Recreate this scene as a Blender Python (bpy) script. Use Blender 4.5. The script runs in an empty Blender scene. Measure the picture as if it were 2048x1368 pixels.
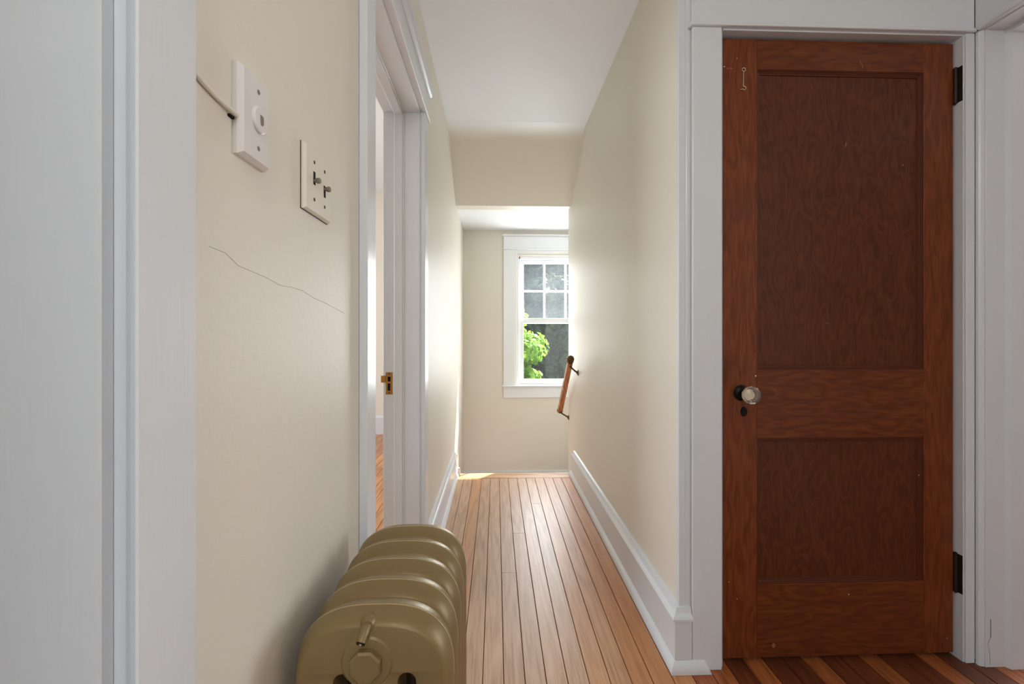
import bpy, bmesh, math, random
from mathutils import Vector, Matrix

random.seed(7)
S = bpy.context.scene
COL = S.collection

# ------------------------------------------------------------------ camera, light, exposure
# hall frame: X right, Y along the hall, Z up; camera stands on the landing at the origin
F_PX, W_PX, H_PX = 890.0, 2048.0, 1368.0
YAW = math.atan(32.0 / F_PX)
cam_d = bpy.data.cameras.new('camera')
cam_d.sensor_width = 36.0
cam_d.lens = F_PX / W_PX * 36.0
cam_d.shift_y = -(684.0 - 667.0) / W_PX
cam_d.clip_start = 0.02
cam_d.clip_end = 300
cam = bpy.data.objects.new('camera', cam_d)
COL.objects.link(cam)
cam.location = (0, 0, 1.07)
cam.rotation_euler = (math.pi / 2, 0, -YAW)
S.camera = cam

SUN = Vector((-0.90, -1.0, -1.50)).normalized()
world = bpy.data.worlds.new('world')
S.world = world
world.use_nodes = True
wn = world.node_tree.nodes
wl = world.node_tree.links
wn.clear()
sky = wn.new('ShaderNodeTexSky')
sky.sky_type = 'NISHITA'
sky.sun_disc = False
sky.sun_elevation = math.asin(-SUN.z)
sky.sun_rotation = math.atan2(-SUN.x, -SUN.y)
sky.dust_density = 2.0
bg = wn.new('ShaderNodeBackground')
bg.inputs['Strength'].default_value = 0.35
wo = wn.new('ShaderNodeOutputWorld')
wl.new(sky.outputs[0], bg.inputs[0])
wl.new(bg.outputs[0], wo.inputs[0])

sun_d = bpy.data.lights.new('sun', 'SUN')
sun_d.energy = 16.0
sun_d.angle = math.radians(0.6)
sun_d.color = (1.0, 0.95, 0.86)
sun = bpy.data.objects.new('sun', sun_d)
COL.objects.link(sun)
sun.location = (6, 10, 12)
sun.rotation_euler = SUN.to_track_quat('-Z', 'Y').to_euler()


def area(name, loc, direction, sx, sy, power, color=(1, 1, 1)):
    d = bpy.data.lights.new(name, 'AREA')
    d.shape = 'RECTANGLE'
    d.size, d.size_y = sx, sy
    d.energy = power
    d.color = color
    o = bpy.data.objects.new(name, d)
    COL.objects.link(o)
    o.location = loc
    o.rotation_euler = Vector(direction).to_track_quat('-Z', 'Y').to_euler()
    return o


# fill lights added out of view, then daylight at the bedroom and stair windows
area('landing_fill', (-0.02, -2.2, 1.5), (0, 1, 0), 0.5, 1.5, 11, (0.92, 0.97, 1.0))  # fill light added behind the camera
area('east_room_fill', (3.75, 1.8, 1.4), (-1, 0, 0), 1.4, 1.5, 31, (0.98, 0.99, 1.0))  # fill added out of view, placed to keep off the right jamb
area('west_room_fill', (-2.9, -0.3, 1.4), (1, 0, 0), 1.4, 1.5, 6.5, (0.97, 0.985, 1.0))  # weak fill added in the unseen west room
area('bedroom_window_daylight', (-3.1, 2.6, 1.4), (1, 0, 0), 1.6, 1.5, 46, (0.94, 0.97, 1.0))
area('stair_window_daylight', (0.59, 4.56, 1.2), (-0.22, -1, -0.08), 0.66, 1.2, 34, (0.95, 0.975, 1.0))

S.view_settings.view_transform = 'Standard'
S.view_settings.look = 'None'
S.view_settings.exposure = 0.32
S.view_settings.gamma = 1.0
S.view_settings.use_curve_mapping = False
S.cycles.use_denoising = True
S.cycles.use_adaptive_sampling = True
S.cycles.adaptive_threshold = 0.045
S.cycles.max_bounces = 7
S.cycles.diffuse_bounces = 5
S.cycles.transparent_max_bounces = 12


# ------------------------------------------------------------------ materials
def srgb(r, g, b):
    def f(c):
        c /= 255.0
        return c / 12.92 if c <= 0.04045 else ((c + 0.055) / 1.055) ** 2.4
    return (f(r), f(g), f(b), 1.0)


def new_mat(name):
    m = bpy.data.materials.new(name)
    m.use_nodes = True
    nt = m.node_tree
    nt.nodes.clear()
    out = nt.nodes.new('ShaderNodeOutputMaterial')
    b = nt.nodes.new('ShaderNodeBsdfPrincipled')
    nt.links.new(b.outputs[0], out.inputs[0])
    return m, nt, b, out


def paint(name, c1, c2, rough, scale=3.0, bump=0.05, bscale=180.0, brush=False, metallic=0.0, spec=0.4):
    m, nt, b, out = new_mat(name)
    N, L = nt.nodes.new, nt.links.new
    tc = N('ShaderNodeTexCoord')
    n1 = N('ShaderNodeTexNoise')
    n1.inputs['Scale'].default_value = scale
    n1.inputs['Detail'].default_value = 5
    L(tc.outputs['Object'], n1.inputs['Vector'])
    mx = N('ShaderNodeMix')
    mx.data_type = 'RGBA'
    mx.inputs[6].default_value = c1
    mx.inputs[7].default_value = c2
    L(n1.outputs['Fac'], mx.inputs[0])
    L(mx.outputs[2], b.inputs['Base Color'])
    b.inputs['Roughness'].default_value = rough
    b.inputs['Metallic'].default_value = metallic
    b.inputs['Specular IOR Level'].default_value = spec
    mp = N('ShaderNodeMapping')
    if brush:
        mp.inputs['Scale'].default_value = (1, 1, 0.04)
    L(tc.outputs['Object'], mp.inputs['Vector'])
    n2 = N('ShaderNodeTexNoise')
    n2.inputs['Scale'].default_value = bscale
    n2.inputs['Detail'].default_value = 3
    L(mp.outputs[0], n2.inputs['Vector'])
    bp = N('ShaderNodeBump')
    bp.inputs['Strength'].default_value = bump
    bp.inputs['Distance'].default_value = 0.004
    L(n2.outputs['Fac'], bp.inputs['Height'])
    L(bp.outputs[0], b.inputs['Normal'])
    return m


def wood(name, cols, axis, rough=0.3, fine=150.0, wave=22.0, distort=6.0, wave_mix=0.45, along=0.05, tint=0.12, coat=0.0, bump=0.06, spec=0.45):
    """cols: dark, mid, light; grain runs along axis"""
    m, nt, b, out = new_mat(name)
    N, L = nt.nodes.new, nt.links.new
    tc = N('ShaderNodeTexCoord')
    oi = N('ShaderNodeObjectInfo')
    mul = N('ShaderNodeMath'); mul.operation = 'MULTIPLY'; mul.inputs[1].default_value = 37.0
    L(oi.outputs['Random'], mul.inputs[0])
    cmb = N('ShaderNodeCombineXYZ')
    for i in range(3):
        L(mul.outputs[0], cmb.inputs[i])
    add = N('ShaderNodeVectorMath'); add.operation = 'ADD'
    L(tc.outputs['Object'], add.inputs[0]); L(cmb.outputs[0], add.inputs[1])
    sc = [1.0, 1.0, 1.0]
    sc['XYZ'.index(axis)] = along
    mp = N('ShaderNodeMapping'); mp.inputs['Scale'].default_value = sc
    L(add.outputs[0], mp.inputs['Vector'])
    nf = N('ShaderNodeTexNoise'); nf.inputs['Scale'].default_value = fine; nf.inputs['Detail'].default_value = 4
    L(mp.outputs[0], nf.inputs['Vector'])
    sc2 = [1.0, 1.0, 1.0]
    sc2['XYZ'.index(axis)] = along * 2.2
    mp2 = N('ShaderNodeMapping'); mp2.inputs['Scale'].default_value = sc2
    L(add.outputs[0], mp2.inputs['Vector'])
    big = N('ShaderNodeTexNoise'); big.inputs['Scale'].default_value = wave * 0.35; big.inputs['Detail'].default_value = 2
    L(mp2.outputs[0], big.inputs['Vector'])
    mm = N('ShaderNodeMath'); mm.operation = 'MULTIPLY'; mm.inputs[1].default_value = distort
    L(big.outputs['Fac'], mm.inputs[0])
    fr = N('ShaderNodeMath'); fr.operation = 'PINGPONG'; fr.inputs[1].default_value = 0.5
    L(mm.outputs[0], fr.inputs[0])
    m2 = N('ShaderNodeMath'); m2.operation = 'MULTIPLY'; m2.inputs[1].default_value = 2.0
    L(fr.outputs[0], m2.inputs[0])
    mix = N('ShaderNodeMix'); mix.data_type = 'FLOAT'
    mix.inputs[0].default_value = wave_mix
    L(nf.outputs['Fac'], mix.inputs[2]); L(m2.outputs[0], mix.inputs[3])
    rp = N('ShaderNodeValToRGB')
    e = rp.color_ramp.elements
    e[0].position = 0.22; e[0].color = cols[0]
    e[1].position = 0.8; e[1].color = cols[2]
    x = e.new(0.5); x.color = cols[1]
    L(mix.outputs[0], rp.inputs[0])
    hs = N('ShaderNodeHueSaturation')
    r1 = N('ShaderNodeMapRange'); r1.inputs[3].default_value = 1 - tint; r1.inputs[4].default_value = 1 + tint
    L(oi.outputs['Random'], r1.inputs[0]); L(r1.outputs[0], hs.inputs['Value'])
    L(rp.outputs[0], hs.inputs['Color'])
    L(hs.outputs[0], b.inputs['Base Color'])
    b.inputs['Roughness'].default_value = rough
    b.inputs['Specular IOR Level'].default_value = spec
    b.inputs['Coat Weight'].default_value = coat
    b.inputs['Coat Roughness'].default_value = 0.18
    bp = N('ShaderNodeBump'); bp.inputs['Strength'].default_value = bump; bp.inputs['Distance'].default_value = 0.003
    L(mix.outputs[0], bp.inputs['Height']); L(bp.outputs[0], b.inputs['Normal'])
    return m


def plain(name, col, rough=0.5, metallic=0.0, scale=40.0, var=0.15):
    c2 = tuple(c * (1 - var) for c in col[:3]) + (1.0,)
    return paint(name, col, c2, rough, scale=scale, bump=0.02, bscale=300, metallic=metallic)


M = {}
M['wall'] = paint('cream_wall_paint', srgb(228, 223, 212), srgb(225, 219, 207), 0.5, scale=1.6, bump=0.12, bscale=70, spec=0.35)
M['ceiling'] = paint('white_ceiling_paint', srgb(238, 241, 246), srgb(234, 237, 241), 0.7, scale=2.0, bump=0.08, bscale=60)
# cream paint feathered into the white of the ceiling along the rounded edge
M['feather'] = paint('feathered_slope_paint', srgb(228, 223, 212), srgb(225, 219, 207), 0.5, scale=1.6, bump=0.12, bscale=70, spec=0.35)
_nt = M['feather'].node_tree
_b = [n for n in _nt.nodes if n.type == 'BSDF_PRINCIPLED'][0]
_src = _b.inputs['Base Color'].links[0].from_socket
_g = _nt.nodes.new('ShaderNodeNewGeometry')
_sx = _nt.nodes.new('ShaderNodeSeparateXYZ')
_mr = _nt.nodes.new('ShaderNodeMapRange')
_mr.interpolation_type = 'SMOOTHSTEP'
_mr.inputs[1].default_value = 2.87
_mr.inputs[2].default_value = 3.02
_mx = _nt.nodes.new('ShaderNodeMix')
_mx.data_type = 'RGBA'
_mx.inputs[6].default_value = srgb(236, 239, 243)
_nt.links.new(_g.outputs['Position'], _sx.inputs[0])
_nt.links.new(_sx.outputs['Y'], _mr.inputs[0])
_nt.links.new(_mr.outputs[0], _mx.inputs[0])
_nt.links.new(_src, _mx.inputs[7])
_nt.links.new(_mx.outputs[2], _b.inputs['Base Color'])
M['trim'] = paint('white_trim_paint', srgb(219, 223, 228), srgb(214, 218, 223), 0.28, scale=5.0, bump=0.12, bscale=160, brush=True, spec=0.5)
M['slab'] = plain('dark_subfloor', srgb(52, 36, 26), 0.8)
M['hall_plank'] = wood('worn_fir_floor', (srgb(158, 120, 92), srgb(186, 150, 121), srgb(201, 168, 140)), 'Y', rough=0.42, along=0.03, fine=260, wave=30, distort=9, wave_mix=0.22, tint=0.07, coat=0.06)
M['hall_plank_orange'] = wood('orange_fir_floor', (srgb(156, 100, 60), srgb(184, 126, 80), srgb(198, 144, 98)), 'Y', rough=0.42, along=0.03, fine=260, wave=30, distort=7, wave_mix=0.2, tint=0.06, coat=0.06)
M['hall_plank_mid'] = wood('amber_fir_floor', (srgb(157, 110, 76), srgb(185, 138, 100), srgb(200, 156, 118)), 'Y', rough=0.42, along=0.03, fine=260, wave=30, distort=7, wave_mix=0.2, tint=0.06, coat=0.06)
M['dark_plank'] = wood('dark_stained_floor', (srgb(74, 34, 17), srgb(98, 48, 24), srgb(120, 64, 33)), 'Y', rough=0.4, fine=170, wave=40, distort=10, wave_mix=0.25, tint=0.1, coat=0.06)
M['red_plank'] = wood('red_stained_floor', (srgb(112, 58, 27), srgb(150, 84, 42), srgb(170, 102, 56)), 'Y', rough=0.4, fine=170, wave=40, distort=10, wave_mix=0.25, tint=0.12, coat=0.06)
M['bed_plank'] = wood('bedroom_floor', (srgb(160, 100, 52), srgb(196, 132, 76), srgb(212, 150, 92)), 'Y', rough=0.3, tint=0.15, coat=0.2)
M['nosing'] = wood('nosing_wood', (srgb(160, 118, 86), srgb(188, 147, 114), srgb(203, 166, 134)), 'X', rough=0.4, tint=0.03, coat=0.06)
M['stair_wood'] = wood('stair_wood', (srgb(140, 88, 50), srgb(170, 112, 68), srgb(190, 134, 88)), 'X', rough=0.3, tint=0.05, coat=0.2)
DC = (srgb(92, 38, 16), srgb(122, 56, 26), srgb(143, 73, 36))
M['door_stile'] = wood('door_stile_wood', (srgb(84, 37, 15), srgb(110, 52, 22), srgb(128, 66, 30)), 'Z', rough=0.4, fine=130, wave=46, distort=7, wave_mix=0.25, along=0.09, tint=0.02, coat=0.08, spec=0.3)
M['door_rail'] = wood('door_rail_wood', (srgb(80, 36, 15), srgb(102, 48, 20), srgb(120, 61, 27)), 'X', rough=0.4, fine=130, wave=46, distort=7, wave_mix=0.25, along=0.12, tint=0.02, coat=0.08, spec=0.3)
M['door_panel'] = wood('door_panel_veneer', (srgb(70, 32, 15), srgb(87, 41, 19), srgb(102, 51, 24)), 'Z', rough=0.42, fine=110, wave=42, distort=9, wave_mix=0.3, along=0.15, tint=0.02, coat=0.06, spec=0.3)
M['door_mould'] = plain('door_moulding_wood', srgb(86, 38, 19), 0.35)
M['rail_wood'] = wood('handrail_wood', (srgb(150, 86, 46), srgb(186, 116, 68), srgb(204, 140, 90)), 'Y', rough=0.3, tint=0.02, coat=0.3)
M['bronze'] = plain('aged_bronze', srgb(104, 74, 44), 0.42, 0.7)
M['iron'] = plain('black_iron', srgb(24, 20, 19), 0.4, 0.6)
M['hinge'] = plain('dark_hinge_metal', srgb(58, 47, 40), 0.45, 0.6)
M['brass'] = plain('old_brass', srgb(168, 122, 62), 0.38, 0.75)
M['void'] = plain('dark_hole', srgb(16, 13, 11), 0.9)
M['plastic'] = plain('white_plastic', srgb(226, 223, 222), 0.35, var=0.03)
M['old_plate'] = plain('painted_plate', srgb(230, 225, 212), 0.4, var=0.05)
M['knob_metal'] = plain('dull_toggle_metal', srgb(150, 140, 124), 0.4, 0.6)
M['radiator'] = paint('bronze_radiator_paint', srgb(140, 119, 80), srgb(130, 109, 70), 0.42, scale=9, bump=0.08, bscale=220, metallic=0.25, spec=0.5)
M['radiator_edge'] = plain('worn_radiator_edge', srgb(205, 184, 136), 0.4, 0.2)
M['wire'] = plain('pale_hook_metal', srgb(214, 196, 170), 0.35, 0.4)
M['knob_backing'] = plain('bright_knob_backing', srgb(235, 222, 200), 0.25, 0.6)
M['fleck'] = plain('bare_fleck', srgb(224, 196, 170), 0.6)
M['scuff'] = plain('pale_scuff', srgb(150, 92, 64), 0.6)
M['crack'] = plain('hairline_crack', srgb(196, 184, 160), 0.9)
M['dark_crack'] = plain('open_paint_crack', srgb(70, 62, 56), 0.9)
M['vinyl'] = paint('white_window_paint', srgb(238, 240, 244), srgb(234, 236, 240), 0.3, bump=0.02)
M['lawn'] = paint('lawn', srgb(70, 100, 40), srgb(50, 80, 30), 0.9, scale=0.8)
M['bark'] = paint('bark', srgb(92, 78, 62), srgb(60, 50, 40), 0.9, scale=6, bump=0.5, bscale=30)


def glass_pane(name, haze):
    m, nt, b, out = new_mat(name)
    N, L = nt.nodes.new, nt.links.new
    nt.nodes.remove(b)
    tr = N('ShaderNodeBsdfTransparent'); tr.inputs[0].default_value = (0.97, 0.985, 0.98, 1)
    gl = N('ShaderNodeBsdfGlossy'); gl.inputs['Roughness'].default_value = 0.02
    lw = N('ShaderNodeLayerWeight'); lw.inputs[0].default_value = 0.5
    pw = N('ShaderNodeMath'); pw.operation = 'POWER'; pw.inputs[1].default_value = 5.0
    fz = N('ShaderNodeMath'); fz.operation = 'MULTIPLY_ADD'; fz.inputs[1].default_value = 0.9; fz.inputs[2].default_value = 0.03
    L(lw.outputs['Facing'], pw.inputs[0]); L(pw.outputs[0], fz.inputs[0])
    mx = N('ShaderNodeMixShader')
    L(fz.outputs[0], mx.inputs[0]); L(tr.outputs[0], mx.inputs[1]); L(gl.outputs[0], mx.inputs[2])
    tl = N('ShaderNodeBsdfTranslucent'); tl.inputs[0].default_value = (0.85, 0.93, 1.0, 1)
    tc = N('ShaderNodeTexCoord')
    nz = N('ShaderNodeTexNoise'); nz.inputs['Scale'].default_value = 5; nz.inputs['Detail'].default_value = 4
    L(tc.outputs['Object'], nz.inputs['Vector'])
    mr = N('ShaderNodeMapRange'); mr.inputs[3].default_value = haze * 0.4; mr.inputs[4].default_value = haze * 1.6
    L(nz.outputs['Fac'], mr.inputs[0])
    m2 = N('ShaderNodeMixShader')
    L(mr.outputs[0], m2.inputs[0]); L(mx.outputs[0], m2.inputs[1]); L(tl.outputs[0], m2.inputs[2])
    L(m2.outputs[0], out.inputs[0])
    return m


M['pane_upper'] = glass_pane('glare_haze_glass', 0.012)  # pale translucent haze imitates glare on the upper panes
M['pane_lower'] = glass_pane('window_glass', 0.002)
mm_, nt_, b_, o_ = new_mat('clear_knob_glass')
b_.inputs['Base Color'].default_value = (1.0, 0.95, 0.86, 1)
b_.inputs['Transmission Weight'].default_value = 0.92
b_.inputs['IOR'].default_value = 1.5
b_.inputs['Roughness'].default_value = 0.03
M['knob_glass'] = mm_


def leaf_mat(name, c1, c2, trans):
    m, nt, b, out = new_mat(name)
    N, L = nt.nodes.new, nt.links.new
    geo = N('ShaderNodeNewGeometry')
    mx = N('ShaderNodeMix'); mx.data_type = 'RGBA'
    mx.inputs[6].default_value = c1; mx.inputs[7].default_value = c2
    L(geo.outputs['Random Per Island'], mx.inputs[0])
    L(mx.outputs[2], b.inputs['Base Color'])
    b.inputs['Roughness'].default_value = 0.5
    tl = N('ShaderNodeBsdfTranslucent')
    L(mx.outputs[2], tl.inputs[0])
    ms = N('ShaderNodeMixShader'); ms.inputs[0].default_value = trans
    L(b.outputs[0], ms.inputs[1]); L(tl.outputs[0], ms.inputs[2]); L(ms.outputs[0], out.inputs[0])
    return m


M['leaf_bright'] = leaf_mat('sunny_maple_leaves', srgb(128, 176, 50), srgb(172, 205, 86), 0.5)
M['leaf_dark'] = leaf_mat('dark_tree_leaves', srgb(40, 56, 34), srgb(92, 108, 66), 0.3)
M['leaf_mid'] = leaf_mat('grey_green_leaves', srgb(60, 76, 56), srgb(112, 124, 88), 0.3)


# ------------------------------------------------------------------ object helpers
def world_loc(o):
    v = Vector((0, 0, 0))
    while o is not None:
        v += o.location
        o = o.parent
    return v


def link_mesh(name, me, mat, parent=None, base=False):
    """mesh in scene coordinates -> object whose origin is the middle of its own box (or of its base)"""
    if mat is not None and len(me.materials) == 0:
        me.materials.append(mat)
    lo = Vector([min(v.co[i] for v in me.vertices) for i in range(3)])
    hi = Vector([max(v.co[i] for v in me.vertices) for i in range(3)])
    c = (lo + hi) / 2
    if base:
        c.z = lo.z
    me.transform(Matrix.Translation(-c))
    o = bpy.data.objects.new(name, me)
    COL.objects.link(o)
    if parent is not None:
        o.parent = parent
        o.location = c - world_loc(parent)
    else:
        o.location = c
    return o


def bm_obj(name, bm, mat, parent=None, smooth=None, base=False):
    me = bpy.data.meshes.new(name)
    bmesh.ops.recalc_face_normals(bm, faces=bm.faces)
    bm.to_mesh(me)
    bm.free()
    if smooth is not None:
        for p in me.polygons:
            p.use_smooth = True
        me.set_sharp_from_angle(angle=math.radians(smooth))
    return link_mesh(name, me, mat, parent, base)


def add_box(bm, x0, x1, y0, y1, z0, z1, bev=0.0, seg=1):
    vs = [bm.verts.new((x, y, z)) for x in (x0, x1) for y in (y0, y1) for z in (z0, z1)]
    q = [(0, 1, 3, 2), (4, 6, 7, 5), (0, 4, 5, 1), (2, 3, 7, 6), (0, 2, 6, 4), (1, 5, 7, 3)]
    fs = [bm.faces.new([vs[i] for i in f]) for f in q]
    if bev > 0:
        es = set(e for f in fs for e in f.edges)
        bmesh.ops.bevel(bm, geom=list(es), offset=bev, segments=seg, affect='EDGES', profile=0.5)


def box(name, x0, x1, y0, y1, z0, z1, mat, parent=None, bev=0.0, seg=1, base=False):
    bm = bmesh.new()
    add_box(bm, x0, x1, y0, y1, z0, z1, bev, seg)
    return bm_obj(name, bm, mat, parent, base=base)


def boxes(name, lst, mat, parent=None, bev=0.0):
    bm = bmesh.new()
    for b in lst:
        add_box(bm, *b, bev)
    return bm_obj(name, bm, mat, parent)


def add_prism(bm, prof, axis, a0, a1, slant0=0.0, slant1=0.0):
    """prof: 2D points in the two other axes (cyclic order); slant: shift of the end per unit of second coord"""
    def mk(p, a, s):
        a = a + s * p[1]
        if axis == 'X':
            return (a, p[0], p[1])
        if axis == 'Y':
            return (p[0], a, p[1])
        return (p[0], p[1], a)
    A = [bm.verts.new(mk(p, a0, slant0)) for p in prof]
    B = [bm.verts.new(mk(p, a1, slant1)) for p in prof]
    n = len(prof)
    for i in range(n):
        j = (i + 1) % n
        bm.faces.new((A[i], A[j], B[j], B[i]))
    bm.faces.new(A)
    bm.faces.new(B)


def prism(name, prof, axis, a0, a1, mat, parent=None, slant0=0.0, slant1=0.0, smooth=None):
    bm = bmesh.new()
    add_prism(bm, prof, axis, a0, a1, slant0, slant1)
    return bm_obj(name, bm, mat, parent, smooth)


def add_tube(bm, pts, r, n=8, caps=True, flat=1.0):
    pts = [Vector(p) for p in pts]
    rings = []
    for i, p in enumerate(pts):
        rad = r[i] if isinstance(r, (list, tuple)) else r
        t = (pts[min(i + 1, len(pts) - 1)] - pts[max(i - 1, 0)]).normalized()
        up = Vector((0, 0, 1)) if abs(t.z) < 0.95 else Vector((0, 1, 0))
        a = t.cross(up).normalized()
        b = a.cross(t).normalized()
        rings.append([bm.verts.new(p + a * (rad * math.cos(2 * math.pi * k / n)) + b * (rad * flat * math.sin(2 * math.pi * k / n))) for k in range(n)])
    for A, B in zip(rings, rings[1:]):
        for k in range(n):
            bm.faces.new((A[k], A[(k + 1) % n], B[(k + 1) % n], B[k]))
    if caps:
        bm.faces.new(rings[0][::-1])
        bm.faces.new(rings[-1])


def tube(name, pts, r, mat, parent=None, n=8, smooth=40):
    bm = bmesh.new()
    add_tube(bm, pts, r, n)
    return bm_obj(name, bm, mat, parent, smooth)


def lathe(name, origin, direction, prof, mat, parent=None, n=24, smooth=35, phase=0.0):
    """prof: (distance along direction, radius)"""
    d = Vector(direction).normalized()
    up = Vector((0, 0, 1)) if abs(d.z) < 0.9 else Vector((1, 0, 0))
    a = d.cross(up).normalized()
    b = a.cross(d)
    o = Vector(origin)
    bm = bmesh.new()
    rings = []
    for t, r in prof:
        rings.append([bm.verts.new(o + d * t + (a * math.cos(phase + 2 * math.pi * k / n) + b * math.sin(phase + 2 * math.pi * k / n)) * max(r, 1e-5)) for k in range(n)])
    for A, B in zip(rings, rings[1:]):
        for k in range(n):
            bm.faces.new((A[k], A[(k + 1) % n], B[(k + 1) % n], B[k]))
    bm.faces.new(rings[0])
    bm.faces.new(rings[-1])
    return bm_obj(name, bm, mat, parent, smooth)


def empty(name, loc):
    o = bpy.data.objects.new(name, None)
    o.empty_display_size = 0.1
    COL.objects.link(o)
    o.location = loc
    return o


def tag(o, label, cat=None, group=None, kind=None):
    o['label'] = label
    if cat:
        o['category'] = cat
    if group:
        o['group'] = group
    if kind:
        o['kind'] = kind
    return o


def struct(o, label, cat):
    return tag(o, label, cat, kind='structure')


# ------------------------------------------------------------------ dimensions
XL, XR = -0.315, 0.585          # hall walls
YC = 1.408                      # closet wall face
CF = 1.389                      # closet casing face
XE = 1.575                      # landing's right wall
H = 2.43
HL = 2.07                       # low ceiling over the stairs
YE = 3.40                       # top of the stairs
YR = 3.575                      # end of the right hall wall
YF = 4.331                      # far wall
YB = -2.25                      # wall behind the camera
WT = 0.13
TOP = 2.75
D2A, D2B, D2H = 1.112, 1.856, 1.985     # hall doorway opening
D3A, D3B, D3H = -0.45, 0.392, 2.04      # near doorway opening
D4A, D4B, D4H = 0.50, 1.37, 2.045       # right doorway opening
DX0, DX1, DH = 0.726, 1.522, 2.040      # closet opening
WX0, WX1, WZ0, WZ1 = 0.215, 0.975, 0.572, 1.83   # window opening

# ------------------------------------------------------------------ shell
wl_ = boxes('wall_left', [
    (XL - WT, XL, YB, D3A, 0, TOP), (XL - WT, XL, D3A, D3B, D3H, TOP), (XL - WT, XL, D3B, D2A, -0.3, TOP),
    (XL - WT, XL, D2A, D2B, D2H, TOP), (XL - WT, XL, D2B, YF, -1.8, TOP), (XL - WT, XL, D2A, D2B, -0.3, -0.03),
    (XL - WT, XL, D3A, D3B, -0.3, -0.03), (XL - WT, XL, YB, D3A, -0.3, 0)], M['wall'])
struct(wl_, 'long cream plaster wall on the left with two doorways', 'wall')
wr_ = boxes('wall_right', [(XR, XR + 0.12, YC, YR, -1.8, TOP)], M['wall'])
struct(wr_, 'cream plaster wall along the right side of the hall', 'wall')
wc_ = boxes('wall_closet', [
    (XR + 0.12, DX0, YC, YC + 0.12, -0.3, TOP), (DX0, DX1, YC, YC + 0.12, DH, TOP), (DX1, XE + 0.12, YC, YC + 0.12, -0.3, TOP),
    (XE - 0.02, XE + 0.1, YC + 0.12, YR - 0.12, -0.3, TOP), (XR + 0.12, 2.1, YR - 0.12, YR, -1.8, TOP)], M['wall'])
struct(wc_, 'cream wall around the closet behind the wooden door', 'wall')
wf_ = boxes('wall_far', [
    (XL - WT, WX0, YF, YF + 0.15, -1.8, TOP), (WX1, 2.22, YF, YF + 0.15, -1.8, TOP),
    (WX0, WX1, YF, YF + 0.15, -1.8, WZ0), (WX0, WX1, YF, YF + 0.15, WZ1, TOP)], M['wall'])
struct(wf_, 'cream far wall beyond the stairs holding the window', 'wall')
ws_ = boxes('wall_stair', [(2.1, 2.22, YR - 0.12, YF, -1.8, TOP)], M['wall'])
struct(ws_, 'cream wall closing the stairwell on the right', 'wall')
we_ = boxes('wall_landing', [
    (XE, XE + 0.12, D4B + 0.012, YC, 0, TOP), (XE, XE + 0.12, D4A, D4B + 0.012, D4H + 0.005, TOP), (XE, XE + 0.12, YB, D4A - 0.005, 0, TOP)], M['wall'])
struct(we_, 'cream wall at the right end of the landing with a doorway', 'wall')
wb_ = boxes('wall_back', [
    (XL - WT, -0.28, YB - 0.12, YB, -0.2, TOP), (0.24, XE + 0.12, YB - 0.12, YB, -0.2, TOP),
    (-0.28, 0.24, YB - 0.12, YB, -0.2, 0.7), (-0.28, 0.24, YB - 0.12, YB, 2.3, TOP)], M['wall'])
struct(wb_, 'cream wall behind the landing with an opening added for the fill light', 'wall')  # unseen opening, placed to steer the landing fill
# rooms off the landing
wbd = boxes('wall_bedroom', [
    (-3.3, XL - WT, 4.79, 4.91, -0.2, TOP), (-3.3, XL - WT, 0.72, 0.84, -0.2, TOP),
    (-3.42, -3.3, 0.72, 1.7, -0.2, TOP), (-3.42, -3.3, 3.5, 4.91, -0.2, TOP),
    (-3.42, -3.3, 1.7, 3.5, -0.2, 0.6), (-3.42, -3.3, 1.7, 3.5, 2.2, TOP), (XL - WT - 0.12, XL - WT, YF, 4.79, -0.2, TOP)], M['wall'])
struct(wbd, 'cream bedroom walls glimpsed through the hall doorway', 'wall')
wwr = boxes('wall_west', [
    (-3.12, -3.0, YB, -1.1, -0.2, TOP), (-3.12, -3.0, 0.5, 0.72, -0.2, TOP), (-3.12, -3.0, -1.1, 0.5, -0.2, 0.6),
    (-3.12, -3.0, -1.1, 0.5, 2.2, TOP), (-3.12, XL - WT, YB - 0.12, YB, -0.2, TOP)], M['wall'])
struct(wwr, 'cream walls of the room behind the nearest doorway', 'wall')
wer = boxes('wall_east', [
    (3.8, 3.92, YB, 1.1, -0.2, TOP), (3.8, 3.92, 2.5, 2.8, -0.2, TOP), (3.8, 3.92, 1.1, 2.5, -0.2, 0.6), (3.8, 3.92, 1.1, 2.5, 2.2, TOP),
    (XE + 0.12, 3.92, YB - 0.12, YB, -0.2, TOP), (XE + 0.12, 3.92, 2.8, 2.92, -0.2, TOP)], M['wall'])
struct(wer, 'cream walls of the room beyond the right doorway', 'wall')

# ceilings: flat over landing and hall, coved into the roof slope, low and flat over the stairs
ce = boxes('ceiling', [(XL - WT, XE + 0.12, YB - 0.12, 2.93, H, H + 0.12)], M['ceiling'])
struct(ce, 'flat white plaster ceiling above the hall', 'ceiling')
prof = []
P0, P1, P2 = Vector((2.85, H)), Vector((2.96, H)), Vector((3.03, H - 0.048))
for i in range(9):
    t = i / 8
    p = P0 * (1 - t) ** 2 + P1 * 2 * t * (1 - t) + P2 * t * t
    prof.append((p.x, p.y - 0.0008))
prof += [(3.49, HL), (3.60, HL), (3.60, 2.6), (2.85, 2.6)]
sl = prism('ceiling_slope', prof, 'X', XL - 0.01, XR + 0.01, M['feather'], smooth=20)
struct(sl, 'cream sloped plaster dropping from the hall ceiling to the stairs', 'ceiling')
cl = boxes('ceiling_stair', [(XL - 0.02, 2.12, 3.49, YF + 0.02, HL + 0.0012, HL + 0.4)], M['ceiling'])
struct(cl, 'low white ceiling in front of the window', 'ceiling')
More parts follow.
